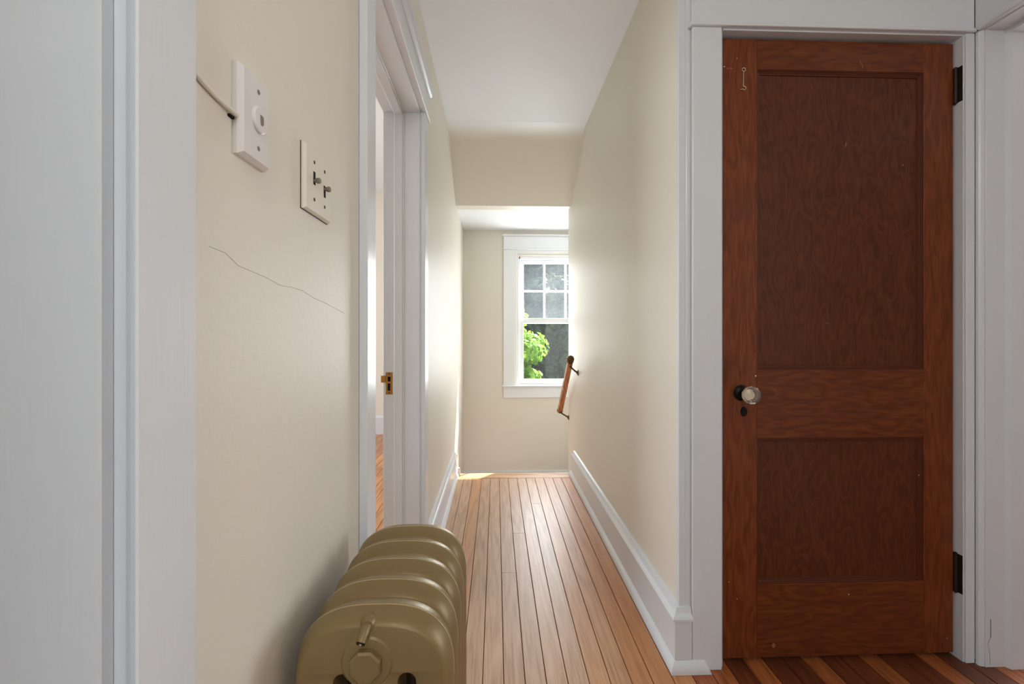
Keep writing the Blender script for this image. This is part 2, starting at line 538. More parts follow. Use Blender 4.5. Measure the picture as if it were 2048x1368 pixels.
cb = boxes('ceiling_bedroom', [(-3.42, XL - WT, 0.72, 4.91, 2.56, 2.66), (-3.12, XL - WT, YB - 0.12, 0.72, 2.45, 2.55), (XE + 0.12, 3.92, YB - 0.12, 2.92, 2.45, 2.55)], M['ceiling'])
struct(cb, 'white ceilings of the rooms off the hall', 'ceiling')

# ------------------------------------------------------------------ floor: slab and separate boards
fl = boxes('floor', [(XL - WT, XE + 0.12, YB - 0.12, YC + 0.1, -0.28, -0.02), (XL - WT, XR + 0.02, YC + 0.1, YE - 0.02, -0.28, -0.02),
                     (-3.42, XL - WT, YB - 0.12, 4.91, -0.28, -0.02), (XE + 0.12, 3.92, YB - 0.12, 2.92, -0.28, -0.02),
                     (XR + 0.02, XE, YC + 0.1, YR - 0.13, -0.28, -0.02)], M['slab'])
struct(fl, 'varnished narrow board floor running down the hall', 'floor')


def plank(x0, x1, y0, y1, mat, name='plank', gap=0.0011, dz=0.0):
    c = 0.0012
    x0 += gap; x1 -= gap; y0 += gap; y1 -= gap
    z = dz
    pr = [(x0, -0.02), (x1, -0.02), (x1, z - c), (x1 - c, z), (x0 + c, z), (x0, z - c)]
    return prism(name, pr, 'Y', y0, y1, mat, fl)


PW = 0.0655
X00 = 0.0245
joints = {0: [1.99], 1: [2.384], 3: [2.793], 5: [1.05], -2: [0.9], 2: [0.4], 4: [0.2], 6: [0.75], -3: [1.3], -1: [0.55], 7: [0.3]}
for k in range(-6, 28):
    x0, x1 = X00 + k * PW, X00 + (k + 1) * PW
    if x1 <= XL + 0.002 or x0 >= XE + 0.16:
        continue
    x0c, x1c = max(x0, XL - 0.005), min(x1, XE + 0.2)
    dzr = random.uniform(-0.0006, 0.0002)
    if x0 < XR - 0.03:
        yend = 3.287
        base = M['hall_plank_orange'] if k >= 6 else M['hall_plank_mid'] if k in (5, 4, -3) else M['hall_plank']
        ys = [YB] + sorted(joints.get(k, [random.uniform(-0.5, 0.8)])) + [yend]
        for j in range(len(ys) - 1):
            m = base
            if x1c > XR and ys[j + 1] > YC + 0.1:
                plank(x0c, x1c, ys[j], YC + 0.06, m, dz=dzr)
                plank(x0c, XR + 0.01, YC + 0.06, ys[j + 1], m, dz=dzr)
            else:
                plank(x0c, x1c, ys[j], ys[j + 1], m, dz=dzr)
    else:
        ys = [YB, random.uniform(-0.6, 0.6), YC + 0.09]
        dark = k in (11, 13, 14, 16, 17, 19, 20, 22, 23)
        for j in range(2):
            plank(x0c, x1c, ys[j], ys[j + 1], M['dark_plank'] if dark else M['red_plank'], dz=dzr)
nb = prism('nosing_board', [(3.289, -0.02), (YE - 0.02, -0.02), (YE + 0.012, -0.02), (YE + 0.022, -0.012), (YE + 0.022, -0.004), (YE + 0.014, 0.0), (3.291, 0.0)], 'X', XL, XR, M['nosing'], fl)
box('threshold', XL - WT - 0.02, XL - 0.004, D2A + 0.002, D2B - 0.002, -0.02, 0.004, M['hall_plank'], fl, 0.003)
box('threshold', XL - WT - 0.02, XL - 0.004, D3A + 0.002, D3B - 0.002, -0.02, 0.004, M['hall_plank'], fl, 0.003)
xb = XL - WT - 0.02
kk = 0
while xb > -2.5:
    plank(xb - 0.062, xb, 0.86, 4.788, M['bed_plank'])
    xb -= 0.062

xb = 1.796
while xb < 3.75:
    plank(xb, xb + PW, YB, 2.8, M['dark_plank'])  # unseen floor kept dark to curb warm bounce light
    xb += PW
xb = XL - WT - 0.02
while xb > -2.95:
    plank(xb - PW, xb, YB, 0.715, M['dark_plank'])  # dark here too, so the hidden floor bounces less orange
    xb -= PW

# stairs going down beyond the hall floor, turning right under the window
st = empty('stair_flight', (0.13, 3.5, -1.8))
struct(st, 'wooden stairs going down under the window', 'stairs')
box('riser', XL, XR, YE - 0.02, YE, -0.2, -0.02, M['trim'], st)
box('tread', XL, XR, YE - 0.02, 3.67, -0.225, -0.2, M['stair_wood'], st, 0.004)
box('riser', XL, XR, 3.63, 3.65, -0.4, -0.225, M['trim'], st)
box('landing_board', XL, XR + 0.02, 3.63, YF, -0.425, -0.4, M['stair_wood'], st, 0.004)
for i in range(5):
    z = -0.6 - 0.2 * i
    x = XR + 0.0 + 0.26 * i
    box('riser', x, x + 0.02, YR, YF, z, z + 0.175, M['trim'], st)
    box('tread', x, x + 0.29, YR, YF, z - 0.025, z, M['stair_wood'], st, 0.004)

# ------------------------------------------------------------------ baseboards
BP = [(0, 0.034), (0.019, 0.036), (0.019, 0.158), (0.027, 0.160), (0.0275, 0.168), (0.024, 0.175), (0.017, 0.181), (0.013, 0.190), (0.011, 0.197), (0, 0.2)]
SP = [(0, 0.0), (0.036, 0.0), (0.036, 0.010), (0.033, 0.020), (0.027, 0.029), (0.020, 0.035), (0, 0.036)]


def sweep(bm, path, prof, end_slant=0.0):
    """path: plan points; the moulding grows to the left of the path; mitred corners"""
    n = len(path)
    rings = []
    for i, p in enumerate(path):
        p = Vector(p)
        d0 = (p - Vector(path[i - 1])).normalized() if i > 0 else None
        d1 = (Vector(path[i + 1]) - p).normalized() if i < n - 1 else None
        nn = [Vector((-d.y, d.x)) for d in (d0, d1) if d is not None]
        m = sum(nn, Vector((0, 0)))
        m = m / m.dot(nn[0]) if len(nn) == 2 else nn[0]
        ring = []
        for o, z in prof:
            q = p + m * o
            if i == 0 and end_slant:
                q = q + d1 * (end_slant * z)
            if i == n - 1 and end_slant < 0:
                q = q + d0 * (end_slant * z)
            ring.append(bm.verts.new((q.x, q.y, z)))
        rings.append(ring)
    k = len(prof)
    for A, B in zip(rings, rings[1:]):
        for i in range(k):
            bm.faces.new((A[i], A[(i + 1) % k], B[(i + 1) % k], B[i]))
    bm.faces.new(rings[0])
    bm.faces.new(rings[-1])


def baseboard_right():
    # runs from the stairs along the hall wall, round the corner and up to the closet casing
    path = [(XR, 3.362), (XR, YC), (0.621, YC)]
    mir = [(-x, y) for x, y in path]
    bm = bmesh.new()
    sweep(bm, mir, BP, 0.36)
    for v in bm.verts:
        v.co.x = -v.co.x
    o = bm_obj('baseboard_right', bm, M['trim'], smooth=25)
    struct(o, 'tall white moulded baseboard along the right hall wall', 'baseboard')
    mir = [(-XR, 3.362), (-XR, YC), (-0.660, YC)]
    bm = bmesh.new()
    sweep(bm, mir, SP, 0.36)
    for v in bm.verts:
        v.co.x = -v.co.x
        if v.co.x > 0.64:
            v.co.x += (0.036 - v.co.z) * 0.5
    bm_obj('shoe_moulding', bm, M['trim'], o, smooth=25)


baseboard_right()


def base_run(name, path, label, slant=0.0, mirror=True):
    o = None
    for nm, pr in ((name, BP), ('shoe_moulding', SP)):
        bm = bmesh.new()
        sweep(bm, [(-x, y) for x, y in path] if mirror else path, pr, slant)
        if mirror:
            for v in bm.verts:
                v.co.x = -v.co.x
        q = bm_obj(nm, bm, M['trim'], o, smooth=25)
        if o is None:
            o = struct(q, label, 'baseboard')
    return o


bl = base_run('baseboard_left', [(XL, 3.355), (XL, 1.960)], 'white moulded baseboard on the left between doorway and stairs', 0.25, mirror=False)
lathe('corner_post', (XL + 0.03, 3.372, 0.0), (0, 0, 1), [(0, 0.016), (0.045, 0.016), (0.056, 0.012), (0.06, 0.0)], M['trim'], bl, n=14)
base_run('baseboard_radiator', [(XL, 1.032), (XL, 0.454)], 'white moulded baseboard on the left wall behind the radiator', mirror=False)
bf = prism('baseboard_far', [(YF, -0.4), (YF - 0.018, -0.4), (YF - 0.018, -0.275), (YF - 0.012, -0.265), (YF, -0.261)], 'X', XL, 2.1, M['trim'])
struct(bf, 'low white baseboard at the foot of the window wall', 'baseboard')
bb2 = prism('baseboard_bedroom', [(4.79, 0), (4.77, 0), (4.77, 0.175), (4.778, 0.19), (4.79, 0.195)], 'X', -3.3, XL - WT - 0.12, M['trim'])
struct(bb2, 'white baseboard of the bedroom seen through the hall doorway', 'baseboard')

# ------------------------------------------------------------------ doorway casings
def casing_left(name, label, ya, yb, hgt, wn_, wf2, stops, e=0.006, moulded=False):
    """doorway in the left wall; ya/yb opening; wn_/wf2 widths of near and far side boards"""
    r = empty(name, (XL, (ya + yb) / 2, 0))
    struct(r, label, 'door frame')
    fx = XL + 0.020
    # side boards, with a small rounded arris
    for (a, b) in ((ya - wn_, ya - e), (yb + e, yb + wf2)):
        if moulded and a > ya:
            prism('side_casing', [(XL, b), (fx - 0.002, b), (fx, b - 0.002), (fx, 0.3785), (fx - 0.0015, 0.377), (fx - 0.009, 0.3815), (fx - 0.011, 0.3835), (XL, 0.3905), (XL, b)][:-1], 'Z', 0, hgt + e, M['trim'], r)
        else:
            box('side_casing', XL, fx, a, b, 0, hgt + e, M['trim'], r, 0.0025, 2)
    a, b = ya - wn_, yb + wf2
    box('head_bead', XL, fx + 0.010, a - 0.008, b + 0.008, hgt + e, hgt + e + 0.012, M['trim'], r, 0.004, 2)
    box('head_casing', XL, fx, a, b, hgt + e + 0.012, hgt + 0.118, M['trim'], r, 0.002)
    z = hgt + 0.118
    prism('head_cap', [(XL, z), (fx + 0.003, z), (fx + 0.006, z + 0.006), (fx + 0.014, z + 0.012), (fx + 0.016, z + 0.016), (fx + 0.024, z + 0.018), (fx + 0.024, z + 0.030), (XL, z + 0.034)],
          'Y', a - 0.022, b + 0.022, M['trim'], r)
    xi = XL - WT - 0.02
    # jambs
    box('jamb', xi, XL + 0.002, yb - 0.001, yb + 0.019, 0.004, hgt + 0.019, M['trim'], r, 0.001)
    box('jamb', xi, XL + 0.002, ya - 0.019, ya + 0.001, 0.004, hgt + 0.019, M['trim'], r, 0.001)
    box('head_jamb', xi, XL + 0.002, ya, yb, hgt - 0.001, hgt + 0.019, M['trim'], r, 0.001)
    # stops with a small step
    for (p, q, w) in stops:
        box('door_stop', p, q, yb - w, yb, 0.004, hgt, M['trim'], r, 0.002)
        box('door_stop', p, q, ya, ya + w, 0.004, hgt, M['trim'], r, 0.002)
        box('head_stop', p, q, ya, yb, hgt - w, hgt, M['trim'], r, 0.002)
    # casing on the room side
    for (a_, b_2) in ((ya - 0.09, ya - e), (yb + e, yb + 0.09)):
        box('back_casing', xi - 0.002, xi + 0.0195, a_, b_2, 0, hgt + e, M['trim'], r)
    box('back_casing', xi - 0.002, xi + 0.0195, ya - 0.1, yb + 0.1, hgt + e, hgt + 0.13, M['trim'], r)
    return r


t2 = casing_left('trim_2', 'white casing and jambs of the open doorway on the left hall wall', D2A, D2B, D2H, 0.078, 0.100, ((-0.419, -0.384, 0.011), (-0.396, -0.378, 0.006)))
t3 = casing_left('trim_3', 'white casing and jamb of the nearest doorway at the left edge', D3A, D3B, D3H, 0.09, 0.059, ((-0.464, -0.325, 0.015),), e=0.004, moulded=True)
# fine bead along the hall jamb's front arris
box('jamb_bead', -0.322, -0.316, D2B - 0.004, D2B, 0.004, D2H, M['trim'], t2, 0.001)
# strike plate in the hall jamb
sp = box('strike_plate', -0.455, -0.427, D2B - 0.0022, D2B + 0.0005, 0.818, 0.910, M['brass'], t2, 0.0008)
sp['label'] = 'old brass strike plate with a bent lip'
box('latch_hole', -0.447, -0.435, D2B - 0.0026, D2B - 0.0018, 0.872, 0.892, M['void'], sp)
box('bolt_hole', -0.447, -0.436, D2B - 0.0026, D2B - 0.0018, 0.834, 0.864, M['void'], sp)
box('lip', -0.474, -0.454, D2B - 0.006, D2B - 0.0005, 0.868, 0.896, M['brass'], sp, 0.001)
for zz in (0.826, 0.903):
    lathe('screw', (-0.441, D2B - 0.0018, zz), (0, -1, 0), [(0, 0.003), (0.001, 0.003), (0.0016, 0.001)], M['hinge'], sp, n=10)

# closet door casing (in the wall facing the camera)
t1 = empty('trim_1', (1.12, YC, 0))
struct(t1, 'white casing around the brown closet door', 'door frame')
box('side_casing', 0.623, 0.718, CF, YC, 0, DH + 0.004, M['trim'], t1, 0.003, 2)
box('side_casing', DX1 + 0.001, 1.5535, CF, YC, 0, DH + 0.004, M['trim'], t1, 0.002, 2)
box('head_bead', 0.614, 1.5525, CF - 0.010, YC, DH + 0.004, DH + 0.016, M['trim'], t1, 0.004, 2)
box('head_casing', 0.622, 1.553, CF, YC, DH + 0.016, DH + 0.15, M['trim'], t1, 0.002)
z = DH + 0.15
prism('head_cap', [(YC, z), (CF - 0.004, z), (CF - 0.01, z + 0.012), (CF - 0.02, z + 0.018), (CF - 0.02, z + 0.03), (YC, z + 0.034)], 'X', 0.61, 1.553, M['trim'], t1)
prism('corner_strip', [(XR - 0.0015, YC + 0.012), (XR - 0.0015, YC - 0.001), (XR + 0.0005, YC - 0.004), (0.604, YC - 0.004), (0.608, YC - 0.001), (0.612, YC - 0.0025), (0.6225, YC - 0.0025), (0.6225, YC)], 'Z', 0.198, TOP - 0.4, M['trim'], t1)
box('jamb', DX0 - 0.001, DX0 + 0.001, YC - 0.004, YC + 0.12, 0, DH, M['trim'], t1)
box('jamb', DX1 - 0.002, DX1 + 0.001, YC - 0.012, YC + 0.12, 0, DH, M['trim'], t1)
box('jamb', 0.7175, DX0, YC - 0.004, YC, 0, DH, M['trim'], t1)
box('head_jamb', DX0, DX1, YC - 0.012, YC + 0.12, DH - 0.001, DH + 0.004, M['trim'], t1)
box('head_stop', DX0, DX1, 1.4575, 1.49, DH - 0.012, DH - 0.001, M['trim'], t1)
box('door_stop', DX0 + 0.001, DX0 + 0.012, 1.4575, 1.49, 0, DH - 0.012, M['trim'], t1)
box('door_stop', DX1 - 0.012, DX1 - 0.002, 1.4575, 1.49, 0, DH - 0.012, M['trim'], t1)

# right doorway: casing on the landing wall, deep jamb seen face on
t4 = empty('trim_4', (XE, 0.93, 0))
struct(t4, 'white casing and deep jamb of the doorway at the right edge', 'door frame')
fx = XE - 0.021
prism('side_casing', [(XE, CF - 0.0005), (fx, CF - 0.0005), (fx, D4B + 0.010), (fx + 0.004, D4B + 0.006), (fx + 0.012, D4B + 0.004), (XE, D4B + 0.004)], 'Z', 0, D4H, M['trim'], t4)
box('side_casing', fx, XE, D4A - 0.1, D4A - 0.005, 0, D4H, M['trim'], t4, 0.002)
box('head_bead', fx - 0.008, XE, D4A - 0.11, CF - 0.0105, D4H, D4H + 0.012, M['trim'], t4, 0.003)
box('head_casing', fx, XE, D4A - 0.1, CF - 0.0005, D4H + 0.012, D4H + 0.15, M['trim'], t4)
box('jamb', fx + 0.0135, XE + 0.16, D4B, D4B + 0.018, 0, D4H, M['trim'], t4, 0.001)
box('jamb', fx + 0.0135, XE + 0.16, D4A - 0.018, D4A, 0, D4H, M['trim'], t4, 0.001)
box('head_jamb', fx + 0.0135, XE + 0.16, D4A, D4B, D4H - 0.002, D4H + 0.01, M['trim'], t4)
prism('door_stop', [(1.632, D4B), (1.640, D4B - 0.012), (1.69, D4B - 0.012), (1.69, D4B)], 'Z', 0, D4H - 0.014, M['trim'], t4)
box('door_stop', 1.634, 1.69, D4A, D4A + 0.012, 0, D4H - 0.014, M['trim'], t4)
box('head_stop', 1.634, 1.69, D4A, D4B, D4H - 0.014, D4H - 0.002, M['trim'], t4)
tube('paint_crack', [(1.5835, D4B - 0.0003, 0.155), (1.5838, D4B - 0.0003, 0.12), (1.5838, D4B - 0.0003, 0.095)], 0.0008, M['dark_crack'], t4, n=6)
tube('paint_crack', [(1.5838, D4B - 0.0002, 0.095), (1.577, D4B - 0.0002, 0.083), (1.575, D4B - 0.0002, 0.072), (1.5785, D4B - 0.0002, 0.062), (1.581, D4B - 0.0002, 0.04), (1.582, D4B - 0.0002, 0.01)], 0.0004, M['dark_crack'], t4, n=6)

# ------------------------------------------------------------------ closet door
d1 = empty('door_1', (1.125, 1.44, 0.012))
struct(d1, 'reddish brown two-panel wooden closet door with glass knob', 'door')
DY0, DY1 = 1.420, 1.455
dz0, dz1 = 0.014, 2.029
dx0, dx1 = 0.737, 1.513
SXL, SXR = 0.850, 1.412
P1 = (0.9515, 1.931)
P2 = (0.2515, 0.7285)
for n_, a, b in (('stile', dx0, SXL), ('stile', SXR, dx1)):
    box(n_, a, b, DY0, DY1, dz0, dz1, M['door_stile'], d1, 0.0012)
for n_, a, b in (('top_rail', P1[1], dz1), ('lock_rail', P2[1], P1[0]), ('bottom_rail', dz0, P2[0])):
    box(n_, SXL, SXR, DY0 + 0.0004, DY1, a, b, M['door_rail'], d1, 0.0008)
for (a, b) in (P1, P2):
    box('panel', SXL - 0.004, SXR + 0.004, DY0 + 0.012, DY0 + 0.022, a - 0.004, b + 0.004, M['door_panel'], d1)
    # stepped sticking around the panel
    w = 0.014
    pf = [(0.0, 0.012), (0.0, 0.003), (0.003, 0.0028), (0.0045, 0.0055), (0.0075, 0.0055), (0.009, 0.008), (0.0125, 0.0085), (w, 0.012)]
    bm = bmesh.new()
    rings = []
    for (sx, sz, cx, cz) in ((1, 1, SXL, a), (-1, 1, SXR, a), (-1, -1, SXR, b), (1, -1, SXL, b)):
        rings.append([bm.verts.new((cx + sx * o, DY0 + d, cz + sz * o)) for o, d in pf])
    for i in range(4):
        A, B = rings[i], rings[(i + 1) % 4]
        for k in range(len(pf) - 1):
            bm.faces.new((A[k], A[k + 1], B[k + 1], B[k]))
    bm_obj('panel_moulding', bm, M['door_mould'], d1)
# knob: black rosette, shank, faceted glass
kn = lathe('rosette', (0.797, DY0, 0.877), (0, -1, 0), [(0, 0.0255), (0.002, 0.0255), (0.006, 0.021), (0.010, 0.014), (0.026, 0.0115), (0.028, 0.014), (0.034, 0.0145)], M['iron'], d1, n=28)
kn['label'] = 'black round knob rosette with neck'
kg = lathe('glass_knob', (0.797, DY0 - 0.031, 0.877), (0, -1, 0), [(0.003, 0.012), (0.008, 0.017), (0.014, 0.0255), (0.024, 0.0295), (0.035, 0.0275), (0.042, 0.017), (0.0425, 0.0)], M['knob_glass'], kn, n=10, smooth=1, phase=0.3)
kg['label'] = 'clear faceted glass knob'
lathe('knob_reflector', (0.797, DY0 - 0.036, 0.877), (0, -1, 0), [(0, 0.009), (0.006, 0.0135), (0.0065, 0.0)], M['knob_backing'], kn, n=14)  # reflective backing added to brighten the glass
bm = bmesh.new()
n = 24
ring0 = [bm.verts.new((0.806 + 0.0115 * math.cos(2 * math.pi * k / n), DY0, 0.816 + 0.0165 * math.sin(2 * math.pi * k / n))) for k in range(n)]
ring1 = [bm.verts.new((0.806 + 0.0105 * math.cos(2 * math.pi * k / n), DY0 - 0.002, 0.816 + 0.0155 * math.sin(2 * math.pi * k / n))) for k in range(n)]
for k in range(n):
    bm.faces.new((ring0[k], ring0[(k + 1) % n], ring1[(k + 1) % n], ring1[k]))
bm.faces.new(ring1)
ke = bm_obj('keyhole_plate', bm, M['iron'], d1)
ke['label'] = 'small oval black keyhole plate'
bm = bmesh.new()
add_box(bm, 0.8052, 0.8078, DY0 - 0.0024, DY0 - 0.0019, 0.8095, 0.8175)
bmesh.ops.create_circle(bm, cap_ends=True, segments=12, radius=0.0026, matrix=Matrix.Translation((0.8065, DY0 - 0.0023, 0.819)) @ Matrix.Rotation(math.pi / 2, 4, 'X'))
bm_obj('keyhole', bm, M['void'], ke)
# hinges
for (za, zb) in ((1.83, 1.945), (0.218, 0.345)):
    hg = lathe('hinge', (1.5165, DY0 - 0.004, za), (0, 0, 1), [(-0.004, 0.002), (0, 0.0062), (zb - za, 0.0062), (zb - za + 0.004, 0.002)], M['hinge'], d1, n=14)
    hg['label'] = 'dark metal butt hinge'
    box('hinge_leaf', 1.5195, 1.5207, YC - 0.0115, YC + 0.02, za, zb, M['hinge'], hg)
    for q in (0.33, 0.66):
        lathe('knuckle_joint', (1.5165, DY0 - 0.004, za + (zb - za) * q), (0, 0, 1), [(0, 0.0058), (0.0002, 0.0065), (0.0012, 0.0065), (0.0014, 0.0058)], M['iron'], hg, n=14)
# hook and eye
bm = bmesh.new()
hx, hy = 0.8025, DY0 - 0.006


def ring_pts(cx, cz, r, a0, a1, n=16):
    return [(cx + r * math.cos(math.radians(a0 + (a1 - a0) * i / n)), hy, cz + r * math.sin(math.radians(a0 + (a1 - a0) * i / n))) for i in range(n + 1)]


add_tube(bm, [(hx + 0.001, DY0, 1.9315)] + [(hx + 0.001, hy, 1.9315)] + ring_pts(hx, 1.9255, 0.0055, 90, 450), 0.0012, 6)
add_tube(bm, [(hx - 0.0005, hy, 1.919), (hx - 0.001, hy, 1.905), (hx - 0.0014, hy - 0.001, 1.89), (hx - 0.0014, hy, 1.872)] + ring_pts(hx + 0.0015, 1.8655, 0.0055, 110, -150) + [(hx - 0.006, hy, 1.862), (hx - 0.0115, hy, 1.8605)], 0.0012, 6)
hk = bm_obj('hook_latch', bm, M['wire'], d1, smooth=50)
hk['label'] = 'thin wire hook hanging from a screw eye'
# flecks of bare wood and old paint


def fleck(x, zc, w, h, mat, ang=0.0, y=DY0):
    bm = bmesh.new()
    bmesh.ops.create_uvsphere(bm, u_segments=8, v_segments=5, radius=0.5, matrix=Matrix.Translation((x, y, zc)) @ Matrix.Rotation(ang, 4, 'Y') @ Matrix.Diagonal((w, 0.0008, h, 1)))
    bm_obj('paint_fleck', bm, mat, d1)


DW = DY0 + 0.0122
fleck(1.157, 0.2135, 0.004, 0.005, M['fleck'])
fleck(1.402, 0.6, 0.004, 0.004, M['fleck'], y=DY0 + 0.006)
fleck(0.783, 0.207, 0.003, 0.004, M['fleck'])
fleck(0.757, 0.262, 0.003, 0.003, M['fleck'])
fleck(0.8455, 0.932, 0.005, 0.006, M['fleck'], 0.5)
fleck(0.741, 1.937, 0.007, 0.003, M['fleck'])
fleck(0.752, 1.931, 0.006, 0.006, M['scuff'])
fleck(0.764, 1.932, 0.010, 0.004, M['scuff'], 0.3)
fleck(1.197, 1.960, 0.003, 0.018, M['scuff'], -0.5)
fleck(1.203, 1.948, 0.0035, 0.018, M['scuff'], -0.2)
fleck(1.157, 1.695, 0.006, 0.022, M['scuff'], 0.25, DW)
fleck(1.094, 1.103, 0.020, 0.0025, M['scuff'], 0.35, DW)
fleck(0.783, 1.965, 0.003, 0.003, M['fleck'])
fleck(0.905, 0.052, 0.012, 0.016, M['scuff'])
fleck(1.492, 0.062, 0.007, 0.007, M['scuff'])
fleck(1.352, 1.63, 0.003, 0.004, M['fleck'], 0, DW)

# ------------------------------------------------------------------ window on the far wall
w1 = empty('window_1', (0.595, YF, WZ0))
struct(w1, 'white double-hung window with small upper panes over the stairs', 'window')
WC = 0.595


def wbox(name, x0, x1, y0, y1, z0, z1, bev=0.002, mat='vinyl', parent=None):
    return box(name, x0, x1, y0, y1, z0, z1, M[mat], parent or w1, bev)


for sgn in (-1, 1):
    def sx(a, b):
        p, q = WC + sgn * (WC - a), WC + sgn * (WC - b)
        if sgn == -1:
            p, q = a, b
        return (min(p, q), max(p, q))
    wbox('side_casing', *sx(0.073, 0.188), YF - 0.02, YF, 0.568, 1.883)
    wbox('inner_stop', *sx(0.188, 0.205), YF - 0.012, YF + 0.06, 0.568, 1.850)
    wbox('inner_stop', *sx(0.205, 0.222), YF + 0.008, YF + 0.07, 0.585, 1.836)
    wbox('inner_stop', *sx(0.222, 0.238), YF + 0.026, YF + 0.15, 0.585, 1.822)
wbox('inner_stop', 0.188, 1.002, YF - 0.012, YF + 0.06, 1.850, 1.883)
wbox('inner_stop', 0.205, 0.985, YF + 0.008, YF + 0.07, 1.828, 1.850)
wbox('inner_stop', 0.222, 0.968, YF + 0.026, YF + 0.15, 1.800, 1.828)
wbox('head_bead', 0.063, 1.127, YF - 0.032, YF, 1.883, 1.894, 0.004)
wbox('head_casing', 0.073, 1.117, YF - 0.02, YF, 1.894, 2.012)
wbox('head_cap', 0.060, 1.130, YF - 0.036, YF, 2.012, 2.034, 0.006)
wbox('stool', 0.058, 1.132, YF - 0.045, YF + 0.15, 0.552, 0.570, 0.005)
wbox('apron', 0.073, 1.117, YF - 0.018, YF, 0.446, 0.552)
# upper sash (outer) and lower sash (inner)
us = empty('upper_sash', (0, 0, 0)); us.parent = w1
ls = empty('lower_sash', (0, 0, 0)); ls.parent = w1
yu0, yu1 = YF + 0.085, YF + 0.115
yl0, yl1 = YF + 0.048, YF + 0.080
wbox('sash_stile', 0.238, 0.276, yu0, yu1, 1.165, 1.80, parent=us)
wbox('sash_stile', 0.914, 0.952, yu0, yu1, 1.165, 1.80, parent=us)
wbox('sash_rail', 0.276, 0.914, yu0, yu1, 1.765, 1.80, parent=us)
wbox('sash_rail', 0.276, 0.914, yu0, yu1, 1.168, 1.214, parent=us)
mv = [0.482, 0.695]
for x in mv:
    wbox('muntin', x - 0.010, x + 0.010, yu0, yu1 - 0.004, 1.214, 1.765, 0.003, parent=us)
xs = [0.276, mv[0] - 0.010, mv[0] + 0.010, mv[1] - 0.010, mv[1] + 0.010, 0.914]
for i in range(3):
    wbox('muntin', xs[2 * i], xs[2 * i + 1], yu0 + 0.001, yu1 - 0.004, 1.482, 1.502, 0.003, parent=us)
    for (za, zb) in ((1.214, 1.482), (1.502, 1.765)):
        wbox('pane', xs[2 * i], xs[2 * i + 1], yu0 + 0.016, yu0 + 0.019, za, zb, 0.0, 'pane_upper', us)
wbox('sash_stile', 0.232, 0.272, yl0, yl1, 0.572, 1.222, parent=ls)
wbox('sash_stile', 0.918, 0.958, yl0, yl1, 0.572, 1.222, parent=ls)
wbox('meeting_rail', 0.272, 0.918, yl0, yl1, 1.172, 1.222, parent=ls)
wbox('sash_rail', 0.272, 0.918, yl0, yl1, 0.572, 0.620, parent=ls)
wbox('pane', 0.272, 0.918, yl0 + 0.016, yl0 + 0.019, 0.620, 1.172, 0.0, 'pane_lower', ls)

# ------------------------------------------------------------------ radiator
def arch_outline(xa, xb, z0, ztop, rc, n=10):
    """rounded-top outline, counter-clockwise, in X,Z; gently crowned top"""
    pts = [(xa, z0), (xb, z0)]
    cx = (xa + xb) / 2
    hw = (xb - xa) / 2
    for i in range(2 * n + 1):
        t = math.pi * i / (2 * n)
        # superellipse quarter on each side
        c, s_ = math.cos(t), math.sin(t)
        e = 2 / 2.7
        x = cx + hw * math.copysign(abs(c) ** e, c)
        zz = ztop - rc + rc * (abs(s_) ** e)
        pts.append((x, zz))
    return pts


def slot_outline(cx, hw, z0, z1, n=8):
    pts = []
    for i in range(n + 1):
        t = math.pi * i / n
        pts.append((cx + hw * math.cos(t), z1 - hw + hw * math.sin(t)))
    for i in range(n + 1):
        t = math.pi + math.pi * i / n
        pts.append((cx + hw * math.cos(t), z0 + hw + hw * math.sin(t)))
    return pts


RX0, RX1, RZ = -0.292, -0.062, 0.669
RY0, PITCH, NS = 0.668, 0.067, 5


def inset(pts, o):
    n_ = len(pts)
    res = []
    for k in range(n_):
        p0, p, p1 = Vector(pts[k - 1]), Vector(pts[k]), Vector(pts[(k + 1) % n_])
        a_, b_n = (p - p0), (p1 - p)
        na, nb_ = Vector((-a_.y, a_.x)), Vector((-b_n.y, b_n.x))
        if na.length > 1e-9:
            na.normalize()
        if nb_.length > 1e-9:
            nb_.normalize()
        m_ = na + nb_
        m_ = m_ / max(0.6, m_.dot(nb_)) if m_.length > 1e-6 else nb_
        q = p + m_ * o
        res.append((q.x, q.y))
    return res


